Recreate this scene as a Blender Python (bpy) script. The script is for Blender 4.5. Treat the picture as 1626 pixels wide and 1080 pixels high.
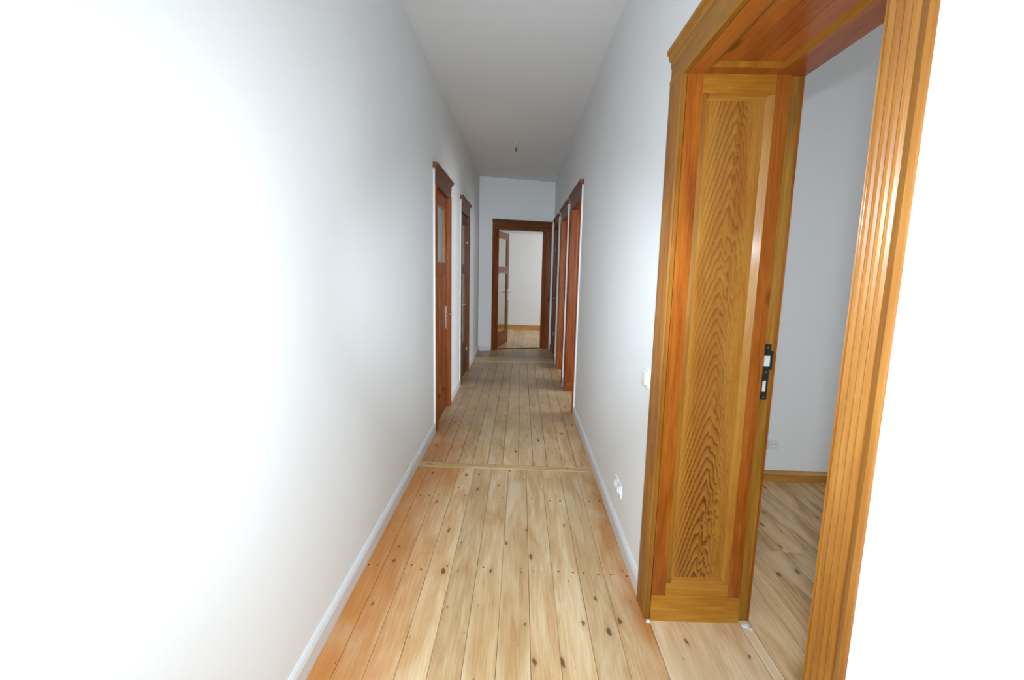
import bpy, bmesh, math, random
from mathutils import Vector, Matrix
random.seed(7)
for o in list(bpy.data.objects):
    bpy.data.objects.remove(o)
S = bpy.context.scene
COL = S.collection

# ------------------------------------------------------------------ camera
F, CX, CY, H = 754.0, 813.0, 540.0, 1.45
def unit(v): return v.normalized()
fw = unit(Vector((828-CX, 428-CY, F)))            # hallway direction in camera space (x right, y down, z forward)
dn = Vector((705-CX, 5640-CY, F)); dn = unit(dn - fw*dn.dot(fw))
rt = dn.cross(fw)
right = Vector((rt[0], fw[0], -dn[0])); down = Vector((rt[1], fw[1], -dn[1])); fwd = Vector((rt[2], fw[2], -dn[2]))
cam = bpy.data.objects.new('camera', bpy.data.cameras.new('camera')); COL.objects.link(cam)
cam.data.sensor_width = 36.0; cam.data.lens = F/1626*36; cam.data.clip_start = 0.02
m = Matrix((right, -down, -fwd)).transposed().to_4x4(); m.translation = (0, 0, H)
cam.matrix_world = m
S.camera = cam

# ------------------------------------------------------------------ world, lights, exposure
w = bpy.data.worlds.new('world'); S.world = w; w.use_nodes = True
w.node_tree.nodes['Background'].inputs[0].default_value = (.75, .8, .9, 1)
w.node_tree.nodes['Background'].inputs[1].default_value = 0.3
def area(name, loc, target, sx, sy, power, col):
    l = bpy.data.lights.new(name, 'AREA'); l.shape = 'RECTANGLE'; l.size = sx; l.size_y = sy; l.energy = power; l.color = col
    o = bpy.data.objects.new(name, l); COL.objects.link(o); o.location = loc
    o.rotation_euler = (Vector(target)-Vector(loc)).to_track_quat('-Z', 'Y').to_euler()
    return o
def flash(name, power, cone, tilt):                     # zoomed flash head on top of the camera: bright core, wide spill
    l = bpy.data.lights.new(name, 'SPOT'); l.energy = power; l.color = (.80, .92, 1.0); l.shadow_soft_size = .03
    l.spot_size = math.radians(cone); l.spot_blend = 1.0
    o = bpy.data.objects.new(name, l); COL.objects.link(o); o.location = (0.0, -.02, H+.19)
    o.rotation_euler = Vector((-.01, 1, tilt)).to_track_quat('-Z', 'Y').to_euler()
flash('camera_flash_core', 540, 44, -.13)
flash('camera_flash_beam', 100, 104, -.34)
flash('camera_flash_spill', 66, 165, -.45)
DAY = (.84, .93, 1.0)
area('fill_hall_rear', (-.09, -1.64, 1.75), (-.09, 3, 1.6), 1.0, 1.6, 36, DAY)  # added fill behind the camera, brightens the hallway
area('daylight_side_room_window', (3.90, .6, 1.6), (0, 1.6, 1.4), 1.2, 1.5, 22, DAY)
area('daylight_far_room_window', (2.10, 10.6, 1.6), (-1, 10.6, 1.2), 1.2, 1.6, 26, (.93, .96, .96))
area('fill_left_room', (-2.60, 5.4, 1.6), (0, 5.4, 1.2), 1.4, 1.4, 20, DAY)  # added fill in an unseen room, keeps the frosted panes from going dark
area('fill_middle_room', (3.35, 5.2, 1.6), (.5, 5.2, 1.5), 1.6, 1.6, 74, DAY)  # added fill in an unseen room, lifts ambient deeper in the hall
S.view_settings.view_transform = 'Standard'; S.view_settings.look = 'None'
S.view_settings.gamma = 1; S.view_settings.use_curve_mapping = False
S.view_settings.exposure = 0.12

# ------------------------------------------------------------------ materials
def lin(r, g, b):
    f = lambda c: c/12.92 if c <= .04045 else ((c+.055)/1.055)**2.4
    return (f(r/255), f(g/255), f(b/255), 1)
class NT:
    def __init__(s, name):
        s.m = bpy.data.materials.new(name); s.m.use_nodes = True; s.t = s.m.node_tree
        s.b = s.t.nodes['Principled BSDF']
    def n(s, typ, **kw):
        x = s.t.nodes.new(typ)
        for k, v in kw.items(): setattr(x, k, v)
        return x
    def l(s, a, b): s.t.links.new(a, b)
    def ramp(s, fac, stops):
        r = s.n('ShaderNodeValToRGB'); e = r.color_ramp.elements
        while len(e) < len(stops): e.new(.5)
        for i, (p, c) in enumerate(stops): e[i].position = p; e[i].color = c if len(c) == 4 else (*c, 1)
        s.l(fac, r.inputs[0]); return r.outputs[0]
    def mix(s, fac, a, b, blend='MIX'):
        x = s.n('ShaderNodeMix', data_type='RGBA', blend_type=blend)
        for sock, v in ((x.inputs[0], fac), (x.inputs[6], a), (x.inputs[7], b)):
            if hasattr(v, 'is_linked'): s.l(v, sock)
            else: sock.default_value = v
        return x.outputs[2]
    def math(s, op, a, b=0., c=0.):
        x = s.n('ShaderNodeMath', operation=op)
        for sock, v in zip(x.inputs, (a, b, c)):
            if hasattr(v, 'is_linked'): s.l(v, sock)
            else: sock.default_value = v
        return x.outputs[0]
    def mapping(s, vec, scale, loc=None):
        x = s.n('ShaderNodeVectorMath', operation='MULTIPLY'); s.l(vec, x.inputs[0]); x.inputs[1].default_value = scale
        if loc is None: return x.outputs[0]
        y = s.n('ShaderNodeVectorMath', operation='ADD'); s.l(x.outputs[0], y.inputs[0]); s.l(loc, y.inputs[1]); return y.outputs[0]
    def noise(s, vec, scale, detail=4, dist=0., rough=.5):
        x = s.n('ShaderNodeTexNoise'); s.l(vec, x.inputs['Vector']); x.inputs['Scale'].default_value = scale
        x.inputs['Detail'].default_value = detail; x.inputs['Distortion'].default_value = dist; x.inputs['Roughness'].default_value = rough
        return x.outputs['Fac']
    def bump(s, h, strength, dist=.002):
        x = s.n('ShaderNodeBump'); s.l(h, x.inputs['Height']); x.inputs['Strength'].default_value = strength; x.inputs['Distance'].default_value = dist
        s.l(x.outputs[0], s.b.inputs['Normal'])

def paint(name, col, rough=.75, scale=260., strength=.10):
    t = NT(name); g = t.n('ShaderNodeNewGeometry').outputs['Position']
    a = t.noise(t.mapping(g, (1, 1, .35)), scale, 3); b = t.noise(g, 1.3, 3)
    c = t.mix(b, col, tuple(x*.94 for x in col[:3])+(1,)); t.l(c, t.b.inputs['Base Color'])
    t.b.inputs['Roughness'].default_value = rough; t.b.inputs['Specular IOR Level'].default_value = .3
    t.bump(a, strength, .002); return t.m

def plain(name, col, rough=.4, metal=0., noise=.08):
    t = NT(name); o = t.n('ShaderNodeTexCoord').outputs['Object']
    f = t.noise(o, 40, 3)
    t.l(t.mix(f, tuple(x*(1-noise) for x in col[:3])+(1,), col), t.b.inputs['Base Color'])
    t.b.inputs['Roughness'].default_value = rough; t.b.inputs['Metallic'].default_value = metal; return t.m

def wood(name, dark, mid, light, axis=2, rough=.30, coat=.35, rings=False, knots=True, gain=.47, spec=.35):
    t = NT(name); dark, mid, light = [tuple(x*gain for x in q[:3])+(1,) for q in (dark, mid, light)]
    o = t.n('ShaderNodeTexCoord').outputs['Object']
    rnd = t.n('ShaderNodeObjectInfo').outputs['Random']
    off = t.n('ShaderNodeCombineXYZ')
    for i in range(3): t.l(t.math('MULTIPLY', rnd, 17.3+11*i), off.inputs[i])
    sc = [1., 1., 1.]; sc[axis] = .045
    v = t.mapping(o, tuple(sc), off.outputs[0])
    fine = t.noise(v, 150, 5, .3, .6)
    bs = [1., 1., 1.]; bs[axis] = .12
    broad = t.noise(t.mapping(o, tuple(bs), off.outputs[0]), 14, 3, .8)
    f = t.math('ADD', t.math('MULTIPLY', fine, .45), t.math('MULTIPLY', broad, .55))
    col = t.ramp(f, [(.34, dark), (.50, mid), (.66, light)])
    if rings:
        # plain-sawn board: nested pointed arches along the grain
        sep = t.n('ShaderNodeSeparateXYZ'); t.l(o, sep.inputs[0])
        wob = t.noise(t.mapping(o, (9, 9, 2.6)), 1.0, 4, .5, .62)
        across = t.math('ADD', sep.outputs[1], -.186)
        across = t.math('ADD', across, t.math('MULTIPLY', t.math('SUBTRACT', wob, .5), .07))
        q = t.math('MULTIPLY', t.math('POWER', t.math('ABSOLUTE', across), 1.30), 42.)
        zz = t.math('MULTIPLY', sep.outputs[2], 6.4)
        ph = t.math('ADD', t.math('ADD', q, zz), t.math('MULTIPLY', wob, 2.0))
        fr = t.math('FRACT', t.math('MULTIPLY', ph, 2.7))
        line = t.ramp(fr, [(.0, (0, 0, 0)), (.55, (.25, .25, .25)), (.88, (1, 1, 1)), (1., (0, 0, 0))])
        fade = t.ramp(sep.outputs[2], [(.0, (1, 1, 1)), (.62, (.95, .95, .95)), (1., (.55, .55, .55))])
        side = t.n('ShaderNodeMapRange'); t.l(t.math('ABSOLUTE', t.math('ADD', across, .012)), side.inputs[0])
        side.inputs[1].default_value = .085; side.inputs[2].default_value = .050
        heart = t.ramp(t.noise(t.mapping(o, (14, 14, 1.6)), 1.0, 3), [(.40, (.25, .25, .25)), (.60, (1, 1, 1))])
        col = t.mix(t.math('MULTIPLY', t.math('MULTIPLY', side.outputs[0], heart), .38), col, lin(136, 76, 26))
        k = t.math('MULTIPLY', t.math('MULTIPLY', t.math('MULTIPLY', line, fade), t.math('ADD', t.math('MULTIPLY', side.outputs[0], .75), .25)), 1.)
        col = t.mix(k, col, lin(84, 34, 9))
    if knots:
        ks = [4.2, 4.2, 4.2]; ks[axis] = 1.5
        vo = t.n('ShaderNodeTexVoronoi'); t.l(t.mapping(o, tuple(ks), off.outputs[0]), vo.inputs['Vector']); vo.inputs['Scale'].default_value = 1.
        kn = t.ramp(vo.outputs['Distance'], [(.045, (1, 1, 1)), (.085, (0, 0, 0))])
        col = t.mix(t.math('MULTIPLY', kn, .7), col, tuple(x*.35 for x in dark[:3])+(1,))
    hs = t.n('ShaderNodeHueSaturation'); t.l(col, hs.inputs['Color'])
    t.l(t.math('ADD', t.math('MULTIPLY', rnd, .22), .89), hs.inputs['Value'])
    t.l(hs.outputs[0], t.b.inputs['Base Color'])
    t.b.inputs['Roughness'].default_value = rough; t.b.inputs['Coat Weight'].default_value = coat; t.b.inputs['Coat Roughness'].default_value = .16
    t.b.inputs['Specular IOR Level'].default_value = spec
    t.bump(fine, .12, .001); return t.m

M = {}
M['wall'] = paint('white_wall_paint', (.87, .875, .88, 1))
M['ceiling'] = paint('white_ceiling_paint', (.89, .90, .905, 1), .85, 60, .08)
M['base'] = plain('white_gloss_paint', (.76, .77, .78, 1), .35)
M['caulk'] = plain('white_caulk', (.70, .70, .69, 1), .6)
R_ = lambda ax, **k: wood('red_pine_varnish_%d' % ax, lin(146, 72, 20), lin(180, 97, 28), lin(200, 120, 42), ax, **k)
G_ = lambda ax, **k: wood('golden_pine_varnish_%d' % ax, lin(178, 108, 26), lin(206, 138, 42), lin(224, 162, 66), ax, **k)
for ax in (0, 1, 2):
    M['red%d' % ax] = R_(ax, coat=.12, gain=.6, spec=.25); M['gold%d' % ax] = G_(ax, knots=False, rough=.42, coat=.05, gain=.58, spec=.28)
    M['soffit%d' % ax] = wood('soffit_pine_varnish_%d' % ax, lin(146, 72, 24), lin(176, 96, 36), lin(196, 118, 50), ax, coat=.1, gain=.9, spec=.25)
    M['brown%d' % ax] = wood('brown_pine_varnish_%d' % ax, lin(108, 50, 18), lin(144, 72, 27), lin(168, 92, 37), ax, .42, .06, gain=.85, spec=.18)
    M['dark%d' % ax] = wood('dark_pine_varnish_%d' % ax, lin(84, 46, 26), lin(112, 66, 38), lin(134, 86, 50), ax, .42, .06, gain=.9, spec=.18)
M['skirting'] = wood('golden_skirting', lin(178, 116, 44), lin(206, 146, 66), lin(224, 168, 90), 0, .4, .1, knots=False, gain=.85)
M['casing'] = wood('casing_pine_varnish', lin(176, 104, 28), lin(204, 132, 44), lin(222, 156, 66), 2, .27, .4, knots=False, gain=.40)
M['panel'] = wood('arched_grain_panel', lin(196, 120, 36), lin(216, 146, 54), lin(228, 166, 74), 2, .35, .15, rings=True, knots=False, gain=.56)
M['rebate'] = wood('olive_worn_rebate', lin(134, 84, 20), lin(164, 112, 34), lin(186, 138, 58), 2, .45, .1, knots=False, gain=.8)
M['chrome'] = plain('brushed_steel', (.62, .62, .60, 1), .28, 1.)
M['black'] = plain('black_iron', (.022, .024, .024, 1), .4, .3)
M['bolt'] = plain('bare_zinc', (.74, .76, .72, 1), .4, .2)
M['brass'] = plain('dull_brass', (.65, .52, .30, 1), .3, .9)
M['plastic'] = plain('white_plastic', (.80, .81, .80, 1), .4, 0, .02)
M['slot'] = plain('dark_socket_hole', (.10, .10, .10, 1), .6)
t = NT('frosted_pane'); t.b.inputs['Base Color'].default_value = (.74, .86, .88, 1); t.b.inputs['Transmission Weight'].default_value = .85
t.b.inputs['Roughness'].default_value = .32; t.b.inputs['IOR'].default_value = 1.3
gp = t.n('ShaderNodeNewGeometry').outputs['Position']; t.bump(t.noise(gp, 90, 2), .2, .002); M['frost'] = t.m
t = NT('clear_pane'); t.b.inputs['Base Color'].default_value = (.93, .97, .95, 1); t.b.inputs['Transmission Weight'].default_value = 1
t.b.inputs['Roughness'].default_value = .06; t.b.inputs['IOR'].default_value = 1.12; M['clear'] = t.m

def plank_mat(name, axis, base=((192, 148, 98), (214, 180, 134), (230, 206, 168)), edges=True):
    t = NT(name); o = t.n('ShaderNodeNewGeometry').outputs['Position']
    rnd = t.n('ShaderNodeObjectInfo').outputs['Random']
    off = t.n('ShaderNodeCombineXYZ')
    for i in range(3): t.l(t.math('MULTIPLY', rnd, 23.1+9*i), off.inputs[i])
    sc = [1., 1., 1.]; sc[axis] = .05
    fine = t.noise(t.mapping(o, tuple(sc), off.outputs[0]), 110, 5, .4, .6)
    bs = [1., 1., 1.]; bs[axis] = .16
    broad = t.noise(t.mapping(o, tuple(bs), off.outputs[0]), 11, 3, 1.1)
    f = t.math('ADD', t.math('MULTIPLY', fine, .36), t.math('MULTIPLY', broad, .64))
    col = t.ramp(f, [(.33, lin(*base[0])), (.5, lin(*base[1])), (.64, lin(*base[2]))])
    patch = t.noise(o, 2.1, 4, .4)
    if edges:
        sep = t.n('ShaderNodeSeparateXYZ'); t.l(o, sep.inputs[0])
        x, y = sep.outputs[0], sep.outputs[1]
        wv = t.math('MULTIPLY', t.math('SUBTRACT', t.noise(t.mapping(o, (1, .5, 1)), 5, 4), .5), .38)
        # old orange varnish left along both walls, sanded bare in the middle
        el = t.n('ShaderNodeMapRange'); t.l(t.math('ADD', x, wv), el.inputs[0])
        el.inputs[1].default_value = -.30; el.inputs[2].default_value = -.66
        er = t.n('ShaderNodeMapRange'); t.l(t.math('ADD', x, wv), er.inputs[0])
        er.inputs[1].default_value = .42; er.inputs[2].default_value = .60
        e = t.math('MAXIMUM', el.outputs[0], er.outputs[0])
        near = t.n('ShaderNodeMapRange'); t.l(t.math('ADD', y, wv), near.inputs[0]); near.inputs[1].default_value = 6.; near.inputs[2].default_value = 3.2
        near.inputs[3].default_value = .35
        amb = t.mix(fine, lin(172, 98, 34), lin(206, 136, 62))
        col = t.mix(t.math('MULTIPLY', t.math('MULTIPLY', e, near.outputs[0]), .88), col, amb)
        # grey foot traffic wear in the back half of the hall
        g = t.n('ShaderNodeMapRange'); t.l(t.math('ADD', y, t.math('MULTIPLY', wv, 5.)), g.inputs[0]); g.inputs[1].default_value = 3.3; g.inputs[2].default_value = 5.0
        gf = t.n('ShaderNodeMapRange'); t.l(y, gf.inputs[0]); gf.inputs[1].default_value = 8.6; gf.inputs[2].default_value = 8.0
        gc = t.mix(fine, lin(134, 110, 84), lin(176, 148, 116))
        col = t.mix(t.math('MULTIPLY', t.math('MULTIPLY', g.outputs[0], gf.outputs[0]), .82), col, gc)
    pale = t.ramp(patch, [(.52, (0, 0, 0)), (.68, (1, 1, 1))])
    col = t.mix(t.math('MULTIPLY', pale, .30), col, lin(222, 200, 160))
    ks = [9., 9., 9.]; ks[axis] = 3.6
    vo = t.n('ShaderNodeTexVoronoi', voronoi_dimensions='2D'); vo.inputs['Scale'].default_value = 1.
    wob = t.n('ShaderNodeVectorMath', operation='ADD'); t.l(t.mapping(o, tuple(ks), off.outputs[0]), wob.inputs[0])
    nz = t.n('ShaderNodeTexNoise'); t.l(o, nz.inputs['Vector']); nz.inputs['Scale'].default_value = 26.
    t.l(t.mapping(nz.outputs['Color'], (.16, .16, 0)), wob.inputs[1]); t.l(wob.outputs[0], vo.inputs['Vector'])
    cs = t.n('ShaderNodeSeparateColor'); t.l(vo.outputs['Color'], cs.inputs[0])
    size = t.math('MULTIPLY', t.math('POWER', cs.outputs[0], 2.4), .12)
    ratio = t.math('DIVIDE', vo.outputs['Distance'], t.math('ADD', size, .003))
    kn = t.ramp(ratio, [(.55, (1, 1, 1)), (.95, (0, 0, 0))])
    halo = t.ramp(t.math('MULTIPLY', ratio, .4), [(.30, (1, 1, 1)), (.95, (0, 0, 0))])
    col = t.mix(t.math('MULTIPLY', halo, .30), col, lin(170, 116, 66))
    col = t.mix(t.math('MULTIPLY', kn, .85), col, lin(96, 62, 38))
    hs = t.n('ShaderNodeHueSaturation'); t.l(col, hs.inputs['Color'])
    t.l(t.math('ADD', t.math('MULTIPLY', rnd, .20), .90), hs.inputs['Value']); t.l(hs.outputs[0], t.b.inputs['Base Color'])
    t.b.inputs['Roughness'].default_value = .42; t.b.inputs['Specular IOR Level'].default_value = .4
    t.bump(fine, .15, .001); return t.m
M['plank'] = plank_mat('sanded_pine_plank', 1)
M['plank_x'] = plank_mat('pale_pine_cross_board', 0, ((176, 140, 92), (202, 168, 118), (220, 190, 146)), False)
M['plank_room'] = plank_mat('sanded_pine_room_plank', 1, ((158, 118, 76), (200, 160, 112), (220, 188, 146)), False)
M['threshold'] = plank_mat('bare_threshold_board', 1, ((200, 160, 116), (224, 194, 154), (238, 216, 182)), False)
M['nail'] = plain('rusty_nail_stain', lin(92, 60, 40), .7)
M['sub'] = plain('dark_subfloor', (.05, .035, .02, 1), .9)

# ------------------------------------------------------------------ mesh helpers
def box(bm, x0, x1, y0, y1, z0, z1, bev=0.):
    if x0 > x1: x0, x1 = x1, x0
    if y0 > y1: y0, y1 = y1, y0
    vs = [bm.verts.new((x, y, z)) for x in (x0, x1) for y in (y0, y1) for z in (z0, z1)]
    fs = [bm.faces.new([vs[i] for i in q]) for q in ((0, 1, 3, 2), (4, 6, 7, 5), (0, 4, 5, 1), (2, 3, 7, 6), (0, 2, 6, 4), (1, 5, 7, 3))]
    if bev:
        bmesh.ops.bevel(bm, geom=list({e for f_ in fs for e in f_.edges}), offset=bev, segments=1, affect='EDGES')
    return bm
def prism(bm, prof, a0, a1, axis):
    """extrude a closed 2D profile along an axis: 2 -> (x,y) profile, 0 -> (y,z) profile, 1 -> (x,z) profile"""
    def P(p, a): return {2: (p[0], p[1], a), 0: (a, p[0], p[1]), 1: (p[0], a, p[1])}[axis]
    A = [bm.verts.new(P(p, a0)) for p in prof]; B = [bm.verts.new(P(p, a1)) for p in prof]
    n = len(prof)
    for i in range(n): bm.faces.new((A[i], A[(i+1) % n], B[(i+1) % n], B[i]))
    bm.faces.new(list(reversed(A))); bm.faces.new(B)
    return bm
def tube(bm, pts, r, seg=10):
    rings = []
    for i, p in enumerate(pts):
        p = Vector(p); d = Vector(pts[min(i+1, len(pts)-1)]) - Vector(pts[max(i-1, 0)])
        q = d.to_track_quat('Z', 'Y'); rr = r[i] if isinstance(r, (list, tuple)) else r
        rings.append([bm.verts.new(p + q @ Vector((rr*math.cos(2*math.pi*k/seg), rr*math.sin(2*math.pi*k/seg), 0))) for k in range(seg)])
    for a, b in zip(rings, rings[1:]):
        for k in range(seg): bm.faces.new((a[k], a[(k+1) % seg], b[(k+1) % seg], b[k]))
    bm.faces.new(list(reversed(rings[0]))); bm.faces.new(rings[-1])
    return bm
def obj(name, bm, mat, parent=None, smooth=False):
    bmesh.ops.recalc_face_normals(bm, faces=bm.faces)
    me = bpy.data.meshes.new(name); bm.to_mesh(me); bm.free()
    me.materials.append(M[mat] if isinstance(mat, str) else mat)
    if smooth:
        for p in me.polygons: p.use_smooth = True
    o = bpy.data.objects.new(name, me); COL.objects.link(o); o.parent = parent
    return o
def B(name, mat, parent, *dims, bev=0.):
    return obj(name, box(bmesh.new(), *dims, bev=bev), mat, parent)
def empty(name, loc, rz=0.):
    o = bpy.data.objects.new(name, None); COL.objects.link(o); o.location = loc; o.rotation_euler = (0, 0, rz); o.empty_display_size = .1; return o
def tag(o, label, cat, kind=None, group=None):
    o['label'] = label; o['category'] = cat
    if kind: o['kind'] = kind
    if group: o['group'] = group
    return o
ST = 'structure'

# ------------------------------------------------------------------ dimensions
XL, XR, CE = -.745, .572, 3.0
TR, TL = .42, .14                       # right and left wall thickness
FA = math.atan(.334); FO = Vector((-.745, 8.36, 0)); FD = Vector((math.cos(FA), math.sin(FA), 0))
HD = 2.135                              # opening height of the doors
# (near outer, near inner, far inner, far outer)
L1 = (4.055, 4.150, 4.850, 4.955); L2 = (5.790, 5.885, 6.600, 6.700)
R1 = (.713, .818, 1.816, 1.952); R2 = (4.690, 4.790, 5.620, 5.725); R3 = (6.02, 6.12, 6.90, 7.00); R4 = (7.45, 7.55, 8.34, 8.44)
GAP = .03                               # rough opening beyond the lining

# ------------------------------------------------------------------ setting
def wall_with_openings(name, x0, x1, y0, y1, ops, label, mat='wall'):
    bm = bmesh.new(); y = y0
    for a, b, h in ops:
        box(bm, x0, x1, y, a, 0, CE); box(bm, x0, x1, a, b, h, CE); y = b
    box(bm, x0, x1, y, y1, 0, CE)
    return tag(obj(name, bm, mat), label, 'wall', ST)
wall_with_openings('wall_left', XL-TL, XL, -1.7, 8.42, [(L1[1]-GAP, L1[2]+GAP, HD+GAP), (L2[1]-GAP, L2[2]+GAP, HD+GAP)],
                   'long white wall on the left with two closed doors', )
wall_with_openings('wall_right', XR, XR+TR, -1.7, 8.83, [(R1[1]-GAP, R1[2]+GAP, 2.15+GAP)] + [(r[1]-GAP, r[2]+GAP, HD+GAP) for r in (R2, R3, R4)],
                   'long thick white wall on the right with the open doorway')
# far wall, slightly skewed, built in its own frame
DFL, DFR = (.337/math.cos(FA)), (1.166/math.cos(FA))        # opening along the far wall
far = empty('wall_far', FO, FA); tag(far, 'white end wall of the hallway around the open glazed door', 'wall', ST)
bm = bmesh.new(); ft = .12
box(bm, -1.75, DFL-GAP, 0, ft, 0, CE); box(bm, DFL-GAP, DFR+GAP, 0, ft, HD+GAP, CE); box(bm, DFR+GAP, 3.2, 0, ft, 0, CE)
obj('wall_surface', bm, 'wall', far)
def swall(name, label, *d): return tag(obj(name, box(bmesh.new(), *d), 'wall'), label, 'wall', ST)
bm = bmesh.new()                                              # unseen back wall, window opening added for the hall fill light
box(bm, XL, -.6, -1.8, -1.7, 0, CE); box(bm, .42, XR, -1.8, -1.7, 0, CE); box(bm, -.6, .42, -1.8, -1.7, 0, .9); box(bm, -.6, .42, -1.8, -1.7, 2.6, CE)
tag(obj('wall_back', bm, 'wall'), 'white wall behind the viewer with a window opening added for fill light', 'wall', ST)
swall('wall_side_room', 'blue-grey lit back wall of the room through the near doorway', XR+TR, 4.1, 3.235, 3.335, 0, CE)
swall('wall_side_room_near', 'near wall of the room through the near doorway', XR+TR, 4.1, -1.7, -1.6, 0, CE)
def window_wall(name, label, x0, x1, y0, y1, wy0, wy1, wz0, wz1):
    bm = bmesh.new()
    box(bm, x0, x1, y0, wy0, 0, CE); box(bm, x0, x1, wy1, y1, 0, CE); box(bm, x0, x1, wy0, wy1, 0, wz0); box(bm, x0, x1, wy0, wy1, wz1, CE)
    return tag(obj(name, bm, 'wall'), label, 'wall', ST)
window_wall('wall_side_room_window', 'window wall of the side room', 4.0, 4.1, -1.6, 3.235, -.1, 1.3, .8, 2.4)
window_wall('wall_middle_room_fill', 'wall of the unseen room behind the second right doorway, window opening added for fill light', 3.45, 3.55, 3.335, 7.3, 4.4, 6.0, .8, 2.4)  # unseen; opening added to go with the middle room fill
swall('wall_middle_room_far', 'far wall of the room behind the second right doorway', XR+TR, 3.45, 7.2, 7.3, 0, CE)
swall('wall_far_room', 'plain white back wall of the bright room beyond the open door', -2.3, 2.3, 11.52, 11.62, 0, CE)
swall('wall_far_room_left', 'left wall of the far room', -2.4, -2.3, 7.85, 11.62, 0, CE)
window_wall('wall_far_room_right', 'window wall of the far room', 2.2, 2.3, 9.4, 11.52, 9.9, 11.3, .8, 2.45)
window_wall('wall_left_room_fill', 'wall of the unseen rooms behind the left doors, window opening added for fill light', -2.8, -2.7, 3.2, 7.7, 4.6, 6.2, .8, 2.4)  # unseen; opening added to go with the left room fill
swall('wall_left_room_near', 'near wall of the rooms behind the left doors', -2.8, XL-TL, 3.1, 3.2, 0, CE)
swall('wall_left_room_far', 'far wall of the rooms behind the left doors', -2.8, XL-TL, 7.4, 7.5, 0, CE)
def window(n, label, axis, pos, a0, a1, z0, z1):
    e = tag(empty(n, (0, 0, 0)), label, 'window', ST)
    def fr(a, b, c, d, nm='window_frame', mt='base', t0=.02, t1=.07):
        if axis == 'x': B(nm, mt, e, pos+t0, pos+t1, a, b, c, d)
        else: B(nm, mt, e, a, b, pos+t0, pos+t1, c, d)
    k = .06; mid = (a0+a1)/2
    fr(a0, a0+k, z0, z1); fr(a1-k, a1, z0, z1); fr(mid-k/2, mid+k/2, z0+k, z1-k)
    fr(a0+k, a1-k, z0, z0+k); fr(a0+k, a1-k, z1-k, z1)
    fr(a0+k, mid-k/2, z0+k, z1-k, 'pane', 'clear', .04, .05); fr(mid+k/2, a1-k, z0+k, z1-k, 'pane', 'clear', .04, .05)
window('fill_window_1', 'white two-light window added behind the viewer for the hall fill light', 'y', -1.8, -.6, .42, .9, 2.6)  # added window, gives the rear hall fill an opening
window('window_2', 'white two-light window of the side room', 'x', 4.0, -.1, 1.3, .8, 2.4)
window('window_3', 'white two-light window of the far room', 'x', 2.2, 9.9, 11.3, .8, 2.45)
window('fill_window_4', 'white two-light window added behind the left doors for the pane fill light', 'x', -2.8, 4.6, 6.2, .8, 2.4)  # added window, stands behind the fill for the left door panes
window('fill_window_5', 'white two-light window added behind the second right doorway for the hall fill light', 'x', 3.45, 4.4, 6.0, .8, 2.4)  # added window, stands behind the middle room fill
tag(obj('ceiling', box(bmesh.new(), -2.9, 4.2, -1.9, 11.7, CE, CE+.1), 'ceiling'), 'plain matt white hallway ceiling', 'ceiling', ST)

# floor: sub-floor slab with every plank as a part
floor = tag(obj('floor', box(bmesh.new(), -2.9, 4.2, -1.9, 11.7, -.12, -.022), 'sub'), 'stripped pine plank floor of hallway and rooms', 'floor', ST)
def plank(x0, x1, y0, y1, mat='plank', g=.0007, top=0., nm='plank'):
    dz = random.uniform(-.0008, .0008)
    bm = box(bmesh.new(), x0+g, x1-g, y0+.001, y1-.001, -.022, top+dz)
    ed = [e for e in bm.edges if all(v.co.z > -.01 for v in e.verts)]
    bmesh.ops.bevel(bm, geom=ed, offset=.0012, segments=1, affect='EDGES')
    return obj(nm, bm, mat, floor)
near = [XL, -.644, -.532, -.420, -.305, -.183, -.060, .069, .183, .312, .432, XR]
midp = [XL, -.638, -.543, -.441, -.336, -.221, -.107, .012, .121, .230, .344, .447, XR]
for a, b in zip(near, near[1:]): plank(a, b, -1.7, 3.30)
for a, b in zip(midp, midp[1:]): plank(a, b, 3.372, 7.30, g=.0013)
bm = bmesh.new()                                              # cross strip, slightly askew
vs = [bm.verts.new(p) for p in ((XL, 3.322, -.022), (XR, 3.292, -.022), (XR, 3.352, -.022), (XL, 3.390, -.022))]
f_ = bm.faces.new(vs); r_ = bmesh.ops.extrude_face_region(bm, geom=[f_])
for v in r_['geom']:
    if isinstance(v, bmesh.types.BMVert): v.co.z = .0035
obj('cross_strip', bm, 'plank_x', floor)['label'] = 'pale cross strip between the two runs of planks'
plank(XL, XR, 7.30, 7.51, 'plank_x'); plank(XL, XR, 7.51, 7.73, 'plank_x')
xs = [XL+i*(XR-XL)/11 for i in range(12)]
for a, b in zip(xs, xs[1:]): plank(a, b, 7.73, 11.52)
def run(x0, x1, y0, y1, wd, mat, joint=None):
    n = max(1, round((x1-x0)/wd)); d = (x1-x0)/n
    for i in range(n):
        if joint: plank(x0+i*d, x0+i*d+d, y0, joint, mat, .0010); plank(x0+i*d, x0+i*d+d, joint, y1, mat, .0010)
        else: plank(x0+i*d, x0+i*d+d, y0, y1, mat)
run(XR+TR, 4.0, -1.6, 3.235, .145, 'plank_room', 2.35)
run(XR+TR, 3.45, 3.335, 7.2, .145, 'plank_room')
run(XR, 2.2, 8.9, 11.52, .118, 'plank')
run(-2.3, XL, 7.9, 11.52, .118, 'plank')
run(-2.7, XL, 3.2, 7.4, .15, 'plank_room')
for r in (R2, R3, R4): plank(XR, XR+TR, r[1]-GAP, r[2]+GAP, 'plank_room')
plank(XR, .945, R1[1]-GAP, R1[2]+GAP, 'threshold', .001, .002, 'threshold_board')
plank(.945, XR+TR, R1[1]-GAP, R1[2]+GAP, 'threshold', .002, .001, 'threshold_board')
bm = bmesh.new()                                              # nail holes along the joists
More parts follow.
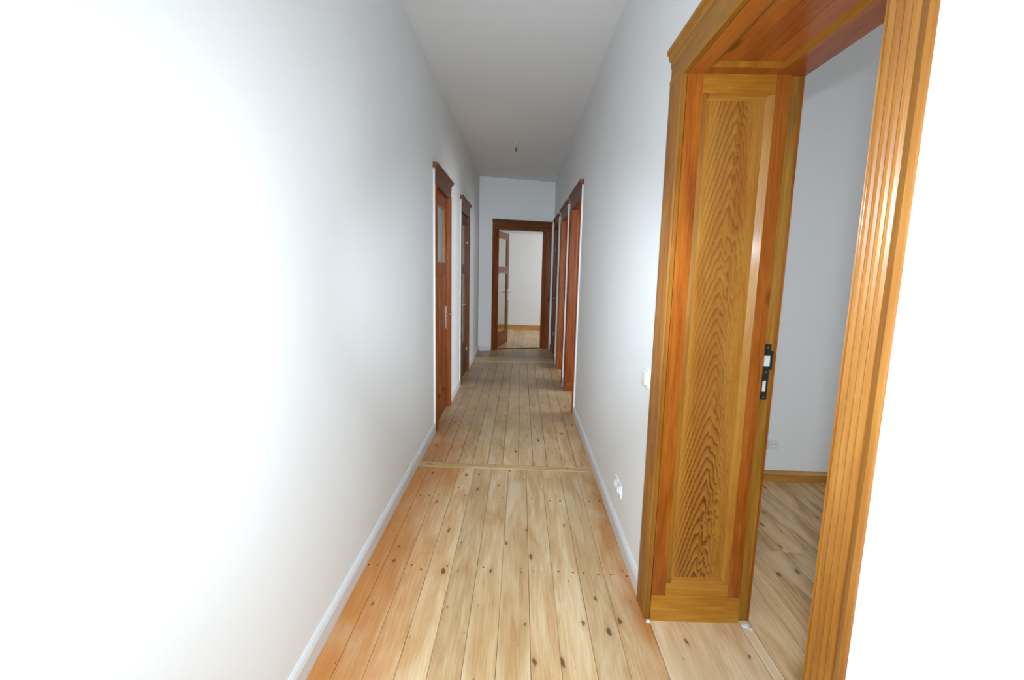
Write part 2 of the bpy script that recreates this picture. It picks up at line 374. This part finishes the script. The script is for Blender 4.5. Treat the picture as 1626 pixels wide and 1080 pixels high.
for (yy, xs_) in [(y_, near) for y_ in (1.42, 2.12, 2.86)] + [(y_, midp) for y_ in (3.75, 4.5, 5.25, 6.0)]:
    for a, b in zip(xs_, xs_[1:]):
        for u in (.25, .75):
            if random.random() < .75:
                x_n, y_n, r_n = a+(b-a)*u+random.uniform(-.006, .006), yy+random.uniform(-.02, .02), random.uniform(.0032, .0055)
                tube(bm, [(x_n, y_n, -.004), (x_n, y_n, .0011)], r_n, 8)
nh = obj('nail_heads', bm, 'nail', floor); nh['kind'] = 'stuff'
# crumbs of old white filler at the doorway corner
def blob(bm, c, r, sq=.4):
    r_ = bmesh.ops.create_icosphere(bm, subdivisions=2, radius=r)
    for v in r_['verts']:
        k = 1+.25*math.sin(v.co.x*900+v.co.y*700); v.co = Vector((c[0]+v.co.x*k, c[1]+v.co.y*k, c[2]+v.co.z*sq))
bm = bmesh.new(); blob(bm, (.966, 1.797, .004), .016); blob(bm, (.98, 1.78, .003), .010)
obj('filler_smear', bm, 'caulk', floor, True)
bm = bmesh.new(); blob(bm, (.566, 1.806, .004), .010, .7)
obj('filler_smear', bm, 'caulk', floor, True)

# baseboards
def bb_prof(t, h): return [(0, 0), (t, 0), (t, h-.022), (t*.72, h-.008), (t*.35, h), (0, h)]
def baseboard_y(name, label, x, s, segs, mat='base', t=.018, h=.085):
    bm = bmesh.new()
    for a, b in segs: prism(bm, [(x+s*p, z) for p, z in bb_prof(t, h)], a, b, 1)
    return tag(obj(name, bm, mat), label, 'baseboard', ST)
baseboard_y('baseboard_left', 'white painted baseboard along the left hallway wall', XL, 1, [(-1.7, L1[0]-.004), (L1[3], L2[0]-.004), (L2[3], 8.36)])
baseboard_y('baseboard_right', 'white painted baseboard along the right hallway wall', XR, -1, [(-1.7, R1[0]-.004), (R1[3], R2[0]-.004), (R2[3], R3[0]-.004), (R3[3], R4[0]-.004), (R4[3], 8.78)])
bm = prism(bmesh.new(), [(-p, z) for p, z in bb_prof(.018, .085)], .02, DFL-.125, 0)
obj('baseboard', bm, 'base', far)
bm = prism(bmesh.new(), [(3.235-p, z) for p, z in bb_prof(.02, .078)], XR+TR, 4.0, 0)
tag(obj('baseboard_side_room', bm, 'skirting'), 'golden pine baseboard in the room through the near doorway', 'baseboard', ST)
bm = prism(bmesh.new(), [(11.52-p, z) for p, z in bb_prof(.02, .11)], -2.3, 2.2, 0)
tag(obj('baseboard_far_room', bm, 'skirting'), 'pine baseboard on the back wall of the far room', 'baseboard', ST)

# ------------------------------------------------------------------ door frames
# local frame: x along the wall, y into the wall (room face at 0), z up
def casing_prof(w_, t_):
    """reeded casing section, x from 0 (opening) to w_, y 0 (wall) to -t_"""
    pts = [(0, 0), (0, -t_*.62), (w_*.05, -t_*.62), (w_*.08, -t_*.92)]
    n = 4
    for i in range(n):
        a = w_*(.10+.62*i/n); d = w_*.62/n
        for k in range(5):
            u = k/4; pts.append((a+d*u, -t_*(.70+.30*math.sin(math.pi*u))))
    pts += [(w_*.74, -t_*.80), (w_*.84, -t_*.98), (w_*.93, -t_*1.05), (w_, -t_*.85), (w_, 0)]
    return pts
def cut_prof(ch):            # front profile of head: (y, z)
    return ch
def frame(name, label, loc, rz, W, hd, cwl, cwr, reveal, tone='brown', head=.145, corn=.022, white_left=False, white_right=False, over=.022, gold=False):
    e = tag(empty(name, loc, rz), label, 'door frame', ST)
    z_, x_ = tone+'2', tone+'0'
    cz = 'casing' if gold else z_; t_ = .022
    obj('casing', prism(bmesh.new(), [(-W/2-p[0], p[1]) for p in casing_prof(cwl, t_)], 0, hd, 2), cz, e)
    obj('casing', prism(bmesh.new(), [(W/2+p[0], p[1]) for p in casing_prof(cwr, t_)], 0, hd, 2), cz, e)
    for flag, s, cw in ((white_left, -1, cwl), (white_right, 1, cwr)):
        if flag:
            x0 = s*(W/2+cw)
            B('painted_edge', 'caulk', e, x0, x0+s*.004, -t_*.66, 0, 0, hd+head)['label'] = 'white painted outer edge of the casing'
    x0, x1 = -W/2-cwl, W/2+cwr
    hp = [(0, hd), (-t_*.75, hd), (-t_*1.0, hd+.008), (-t_*1.0, hd+.022), (-t_*.8, hd+.028), (-t_*.8, hd+head*.55), (-t_*.95, hd+head*.6), (-t_*.95, hd+head), (0, hd+head)]
    obj('head_casing', prism(bmesh.new(), hp, x0, x1, 0), 'gold0' if gold else 'dark0', e)
    zc = hd+head
    cp = [(0, zc-.02), (-t_*1.0, zc-.02), (-t_-corn*.45, zc-.006), (-t_-corn*.45, zc), (-t_-corn, zc+.004), (-t_-corn, zc+.020), (-t_-corn*.7, zc+.026), (0, zc+.026)]
    obj('cornice', prism(bmesh.new(), cp, x0-over, x1+over, 0), 'gold0' if gold else 'dark0', e)
    return e
def lining_plain(e, W, hd, depth, tone):
    k = GAP-.002
    for s in (-1, 1): B('jamb', tone+'2', e, s*W/2, s*(W/2+k), 0, depth, 0, hd)
    B('head_jamb', tone+'0', e, -W/2-k, W/2+k, 0, depth, hd, hd+k)
def lining_panelled(e, W, hd, D, c):
    """deep reveal: stiles, rails, recessed panel with sloped mouldings, plinth and rebate on both sides and overhead"""
    k = GAP-.002; rec = .012; y = (.002, .060, .082, .290, .316, .368)
    for s in (-1, 1):
        f = s*W/2
        def bx(nm, mat, y0, y1, z0, z1, u0=0., u1=k, bev=0.): return B(nm, mat, e, f+s*u0, f+s*u1, y0, y1, z0, z1, bev=bev)
        bx('stile', c['stile'], y[0], y[1], .117, hd); bx('stile', c['stile'], y[4], y[5], .117, hd)
        bx('rail', c['rail'], y[1], y[4], .117, .172); bx('rail', c['rail'], y[1], y[4], 2.085*hd/2.15, hd)
        zt, zb = 2.085*hd/2.15, .172
        bx('panel', c['panel'], y[2], y[3], zb+.022, zt-.020, rec, k)
        for nm_y0, nm_y1, u0, u1 in ((y[1], y[2], 0, rec), (y[3], y[4], rec, 0)):
            obj('moulding', prism(bmesh.new(), [(f+s*u0, nm_y0), (f+s*u1, nm_y1), (f+s*k, nm_y1), (f+s*k, nm_y0)], zb, zt, 2), c['mould'], e)
        for z0, z1, u0, u1 in ((zb, zb+.022, .001, rec), (zt-.020, zt, rec, .001)):
            obj('moulding', prism(bmesh.new(), [(f+s*u0, z0), (f+s*u1, z1), (f+s*k, z1), (f+s*k, z0)], y[2], y[3], 1), c['rail'], e)
        bx('plinth', c['plinth'], y[0], y[5], 0, .117, -.004, k, .0015)
        bx('rebate_strip', c['rebate'], y[5], D, 0, hd, .014, k)
        bx('rebate_lip', c['stile'], D-.007, D, 0, hd, .010, .014)
    # overhead panel
    B('soffit_stile', c['soffit'], e, -W/2-k, W/2+k, y[0], y[1], hd, hd+k)
    B('soffit_stile', c['soffit'], e, -W/2-k, W/2+k, y[4], D, hd, hd+k)
    B('soffit_rail', c['soffit'], e, -W/2-k, -W/2+.055, y[1], y[4], hd, hd+k); B('soffit_rail', c['soffit'], e, W/2-.055, W/2+k, y[1], y[4], hd, hd+k)
    d = (y[4]-y[1])/3
    for i in range(3): B('soffit_board', c['soffit'], e, -W/2+.055, W/2-.055, y[1]+i*d+.0006, y[1]+(i+1)*d-.0006, hd+.012, hd+k)
    obj('moulding', prism(bmesh.new(), [(y[4], hd), (y[4]-.02, hd+.012), (y[4], hd+.012)], -W/2+.055, W/2-.055, 0), c['mould0'], e)
    obj('moulding', prism(bmesh.new(), [(y[1], hd), (y[1]+.02, hd+.012), (y[1], hd+.012)], -W/2+.055, W/2-.055, 0), c['mould0'], e)
    for s in (-1, 1):
        obj('moulding', prism(bmesh.new(), [(s*(W/2-.055), hd), (s*(W/2-.075), hd+.012), (s*(W/2-.055), hd+.012)], y[1], y[4], 1), c['mould0'], e)

RZL, RZR = math.pi/2, -math.pi/2
def rframe(name, label, r, hd, tone, white=True, **kw):
    return frame(name, label, (XR, (r[1]+r[2])/2, 0), RZR, r[2]-r[1], hd, r[3]-r[2], r[1]-r[0], TR, tone, white_right=white, **kw)
def lframe(name, label, r, hd, tone, **kw):
    return frame(name, label, (XL, (r[1]+r[2])/2, 0), RZL, r[2]-r[1], hd, r[1]-r[0], r[3]-r[2], TL, tone, white_left=True, **kw)

C1 = dict(stile='red2', rail='gold1', panel='panel', mould='gold2', plinth='gold1', rebate='rebate', soffit='soffit0', mould0='gold0')
t1 = rframe('trim_1', 'glossy golden pine frame of the open doorway on the right, nearest the viewer', R1, 2.15, 'red', white=True, gold=True, head=.115, corn=.012, over=.016)
lining_panelled(t1, R1[2]-R1[1], 2.15, TR, C1)
# strike plate on the rebate of the far jamb
Wn = R1[2]-R1[1]; f = -Wn/2-.014
sp = B('strike_plate', 'black', t1, f+.003, f-.001, .373, .400, .965, 1.185, bev=.001)
B('bolt_keep', 'black', t1, f+.006, f-.001, .380, .408, 1.085, 1.160, bev=.001)
B('latch_opening', 'bolt', t1, f+.008, f, .374, .396, 1.098, 1.140); B('deadbolt_opening', 'bolt', t1, f+.005, f, .378, .390, .998, 1.040)
bm = bmesh.new()
for z in (1.172, 1.075, .975): tube(bm, [(f+.002, .387, z), (f+.0048, .387, z)], .0035, 8)
obj('screws', bm, 'chrome', t1)
t2 = rframe('trim_2', 'pine door frame with deep orange reveal, second on the right wall', R2, HD, 'brown')
C2 = dict(stile='brown2', rail='brown1', panel='brown2', mould='brown2', plinth='brown1', rebate='brown2', soffit='brown0', mould0='brown0')
lining_panelled(t2, R2[2]-R2[1], HD, TR, C2)
t3 = rframe('trim_3', 'brown pine door frame, third on the right wall', R3, HD, 'brown'); lining_plain(t3, R3[2]-R3[1], HD, TR, 'brown')
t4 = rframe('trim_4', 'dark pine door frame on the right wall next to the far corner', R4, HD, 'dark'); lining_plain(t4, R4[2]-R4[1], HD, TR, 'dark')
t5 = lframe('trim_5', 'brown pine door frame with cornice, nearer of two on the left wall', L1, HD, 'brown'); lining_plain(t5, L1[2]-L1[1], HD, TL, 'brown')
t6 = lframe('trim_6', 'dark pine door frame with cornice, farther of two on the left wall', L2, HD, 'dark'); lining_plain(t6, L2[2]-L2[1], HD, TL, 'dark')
c = FO + FD*((DFL+DFR)/2)
t7 = frame('trim_7', 'brown pine frame of the open glazed door at the hallway end', c, FA, DFR-DFL, HD, .115, .115, ft, 'brown', corn=.008, over=.004)
lining_plain(t7, DFR-DFL, HD, ft+.02, 'brown')
B('threshold', 'brown0', t7, -(DFR-DFL)/2, (DFR-DFL)/2, .01, ft, 0, .012, bev=.003)

# ------------------------------------------------------------------ door leaves
def leaf(name, label, loc, rz, w_, h_, flip, tone, layout, glass='frost', lever_len=.11, handle_z=1.0, th=.04):
    """local: x from hinge (0) to lock side (w_), mirrored when flip; front face y = 0, thickness into +y; z up"""
    e = tag(empty(name, loc, rz), label, 'door', ST)
    s = -1 if flip else 1; z_, x_ = tone+'2', tone+'0'; b0 = .006
    def bx(nm, mat, x0, x1, y0, y1, z0, z1, par=e, bev=0.): return B(nm, mat, par, s*x0, s*x1, y0, y1, z0, z1, bev=bev)
    sw = .105
    bx('stile', z_, 0, sw, 0, th, b0, h_, bev=.002); bx('stile', z_, w_-sw, w_, 0, th, b0, h_, bev=.002)
    bx('top_rail', x_, sw, w_-sw, 0, th, 2.02, h_); bx('lock_rail', x_, sw, w_-sw, 0, th, 1.385, 1.49)
    bot = .24 if layout == 'panels' else (.42 if layout == 'tall' else .26)
    bx('bottom_rail', x_, sw, w_-sw, 0, th, b0, bot)
    def beads(x0, x1, z0, z1, mat):
        g = .014
        for yy, sg in ((0, 1), (th, -1)):
            for a in ((x0, x1, z0, z0+g), (x0, x1, z1-g, z1), (x0, x0+g, z0+g, z1-g), (x1-g, x1, z0+g, z1-g)):
                bx('glazing_bead', mat, a[0], a[1], yy+sg*.003, yy+sg*.014, a[2], a[3])
    bx('pane', glass, sw+.002, w_-sw-.002, th/2-.002, th/2+.002, 1.49, 2.02); beads(sw, w_-sw, 1.49, 2.02, 'gold2' if tone != 'dark' else 'brown2')
    if layout == 'panels':
        n = 2; ms = .07; pw = (w_-2*sw-ms)/2
        bx('mid_stile', z_, sw+pw, sw+pw+ms, 0, th, bot, 1.385)
        for i in range(n):
            x0 = sw+i*(pw+ms)
            bx('panel', z_, x0, x0+pw, .012, th-.012, bot, 1.385)
            bx('raised_field', z_, x0+.03, x0+pw-.03, .006, .012, bot+.03, 1.385-.03, bev=.0025)
        for i in range(9):
            x0 = sw+.02+i*(w_-2*sw-.04)/9
            bx('dentil', x_, x0, x0+.03, -.010, 0, 1.392, 1.418)
    else:
        bx('pane', glass, sw+.002, w_-sw-.002, th/2-.002, th/2+.002, bot, 1.385); beads(sw, w_-sw, bot, 1.385, 'gold2' if tone != 'dark' else 'brown2')
    # lever handle with long plate on both faces
    hx = w_-.05
    for yy, sg in ((0, -1), (th, 1)):
        p = bx('handle_plate', 'chrome', hx-.019, hx+.019, yy, yy+sg*.007, handle_z-.16, handle_z+.065, bev=.0015)
        bm = tube(bmesh.new(), [(s*hx, yy+sg*.006, handle_z), (s*hx, yy+sg*.045, handle_z), (s*(hx-.010), yy+sg*.054, handle_z), (s*(hx-lever_len), yy+sg*.054, handle_z-.003)], [.010, .009, .009, .008], 10)
        obj('lever', bm, 'chrome', p, True)
    for z in (.32, 1.80):
        bm = tube(bmesh.new(), [(s*-.004, -.006, z-.05), (s*-.004, -.006, z+.05)], .008, 8)
        tube(bm, [(s*-.004, -.006, z+.05), (s*-.004, -.006, z+.062)], [.005, .003], 8)
        obj('hinge', bm, 'brass' if tone != 'dark' else 'chrome', e, True)
    return e
c_ = .003
leaf('door_1', 'brown panelled door with one small frosted pane, nearer on the left wall', (XL-.012, L1[1]+c_, 0), RZL, L1[2]-L1[1]-2*c_, HD-.004, False, 'brown', 'panels')
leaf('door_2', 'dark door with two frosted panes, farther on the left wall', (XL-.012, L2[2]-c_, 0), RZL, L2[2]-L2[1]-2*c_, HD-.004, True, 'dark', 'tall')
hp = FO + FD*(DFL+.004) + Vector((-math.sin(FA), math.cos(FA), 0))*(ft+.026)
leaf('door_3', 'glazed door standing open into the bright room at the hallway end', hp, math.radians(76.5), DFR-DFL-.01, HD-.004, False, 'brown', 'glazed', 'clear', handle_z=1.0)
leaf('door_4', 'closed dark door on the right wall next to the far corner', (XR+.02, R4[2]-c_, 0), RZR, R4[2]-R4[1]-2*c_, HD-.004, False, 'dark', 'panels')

# ------------------------------------------------------------------ fittings
def rounded_plate(hw, hh, r, n=5):
    P = []
    for cx_, cz_, a0 in ((hw-r, hh-r, 0), (-hw+r, hh-r, 90), (-hw+r, -hh+r, 180), (hw-r, -hh+r, 270)):
        for k in range(n+1):
            a = math.radians(a0+90*k/n); P.append((cx_+r*math.cos(a), cz_+r*math.sin(a)))
    return P
def plate(bm, hw, hh, r, y0, y1, taper=.9):
    A = rounded_plate(hw, hh, r); n = len(A)
    a = [bm.verts.new((x, y0, z)) for x, z in A]; b = [bm.verts.new((x*taper, y1, z*taper)) for x, z in A]
    for i in range(n): bm.faces.new((a[i], a[(i+1) % n], b[(i+1) % n], b[i]))
    bm.faces.new(a); bm.faces.new(list(reversed(b)))
    return bm
sw = tag(empty('light_switch', (XR, 2.075, .985), RZR), 'white rounded light switch beside the near doorway', 'light switch')
obj('plate', plate(bmesh.new(), .041, .041, .010, 0, -.010), 'plastic', sw)
bm = plate(bmesh.new(), .028, .028, .004, -.010, -.020, .93)
obj('rocker', bm, 'plastic', sw)
def socket(loc, rz, label, group=None):
    e = tag(empty('power_socket', loc, rz), label, 'socket', None, group)
    obj('plate', plate(bmesh.new(), .040, .040, .008, 0, -.009), 'plastic', e)
    bm = bmesh.new(); n = 20        # round well
    rings = [[bm.verts.new((r*math.cos(2*math.pi*k/n), y, r*math.sin(2*math.pi*k/n))) for k in range(n)] for r, y in ((.025, -.0085), (.025, -.014), (.0215, -.014), (.020, -.0095))]
    for p, q in zip(rings, rings[1:]):
        for k in range(n): bm.faces.new((p[k], p[(k+1) % n], q[(k+1) % n], q[k]))
    bm.faces.new(rings[-1]); obj('well', bm, 'plastic', e)
    for s in (-1, 1): obj('pin_hole', tube(bmesh.new(), [(s*.0095, -.0090, 0), (s*.0095, -.0102, 0)], .003, 8), 'slot', e)
    return e
socket((XR, 2.555, .262), RZR, 'white wall socket low on the right wall, the one farther from the doorway')
socket((XR, 2.470, .262), RZR, 'white wall socket low on the right wall, the one nearer the doorway')
socket((1.80, 3.235, .272), 0, 'white wall socket low on the back wall of the side room')
lw = tag(empty('ceiling_cable', (-.108, 6.21, CE)), 'short cable with terminal hanging from the hallway ceiling', 'cable')
obj('rose', plate(bmesh.new(), .016, .016, .006, 0, -.004).copy() if False else tube(bmesh.new(), [(0, 0, 0), (0, 0, -.012)], [.018, .012], 12), 'plastic', lw)
obj('wire', tube(bmesh.new(), [(0, 0, -.010), (-.014, 0, -.030), (-.010, 0, -.045), (.004, 0, -.050)], .004, 8), 'plastic', lw, True)
obj('terminal', box(bmesh.new(), -.002, .014, -.008, .008, -.098, -.046, .002), 'slot', lw)
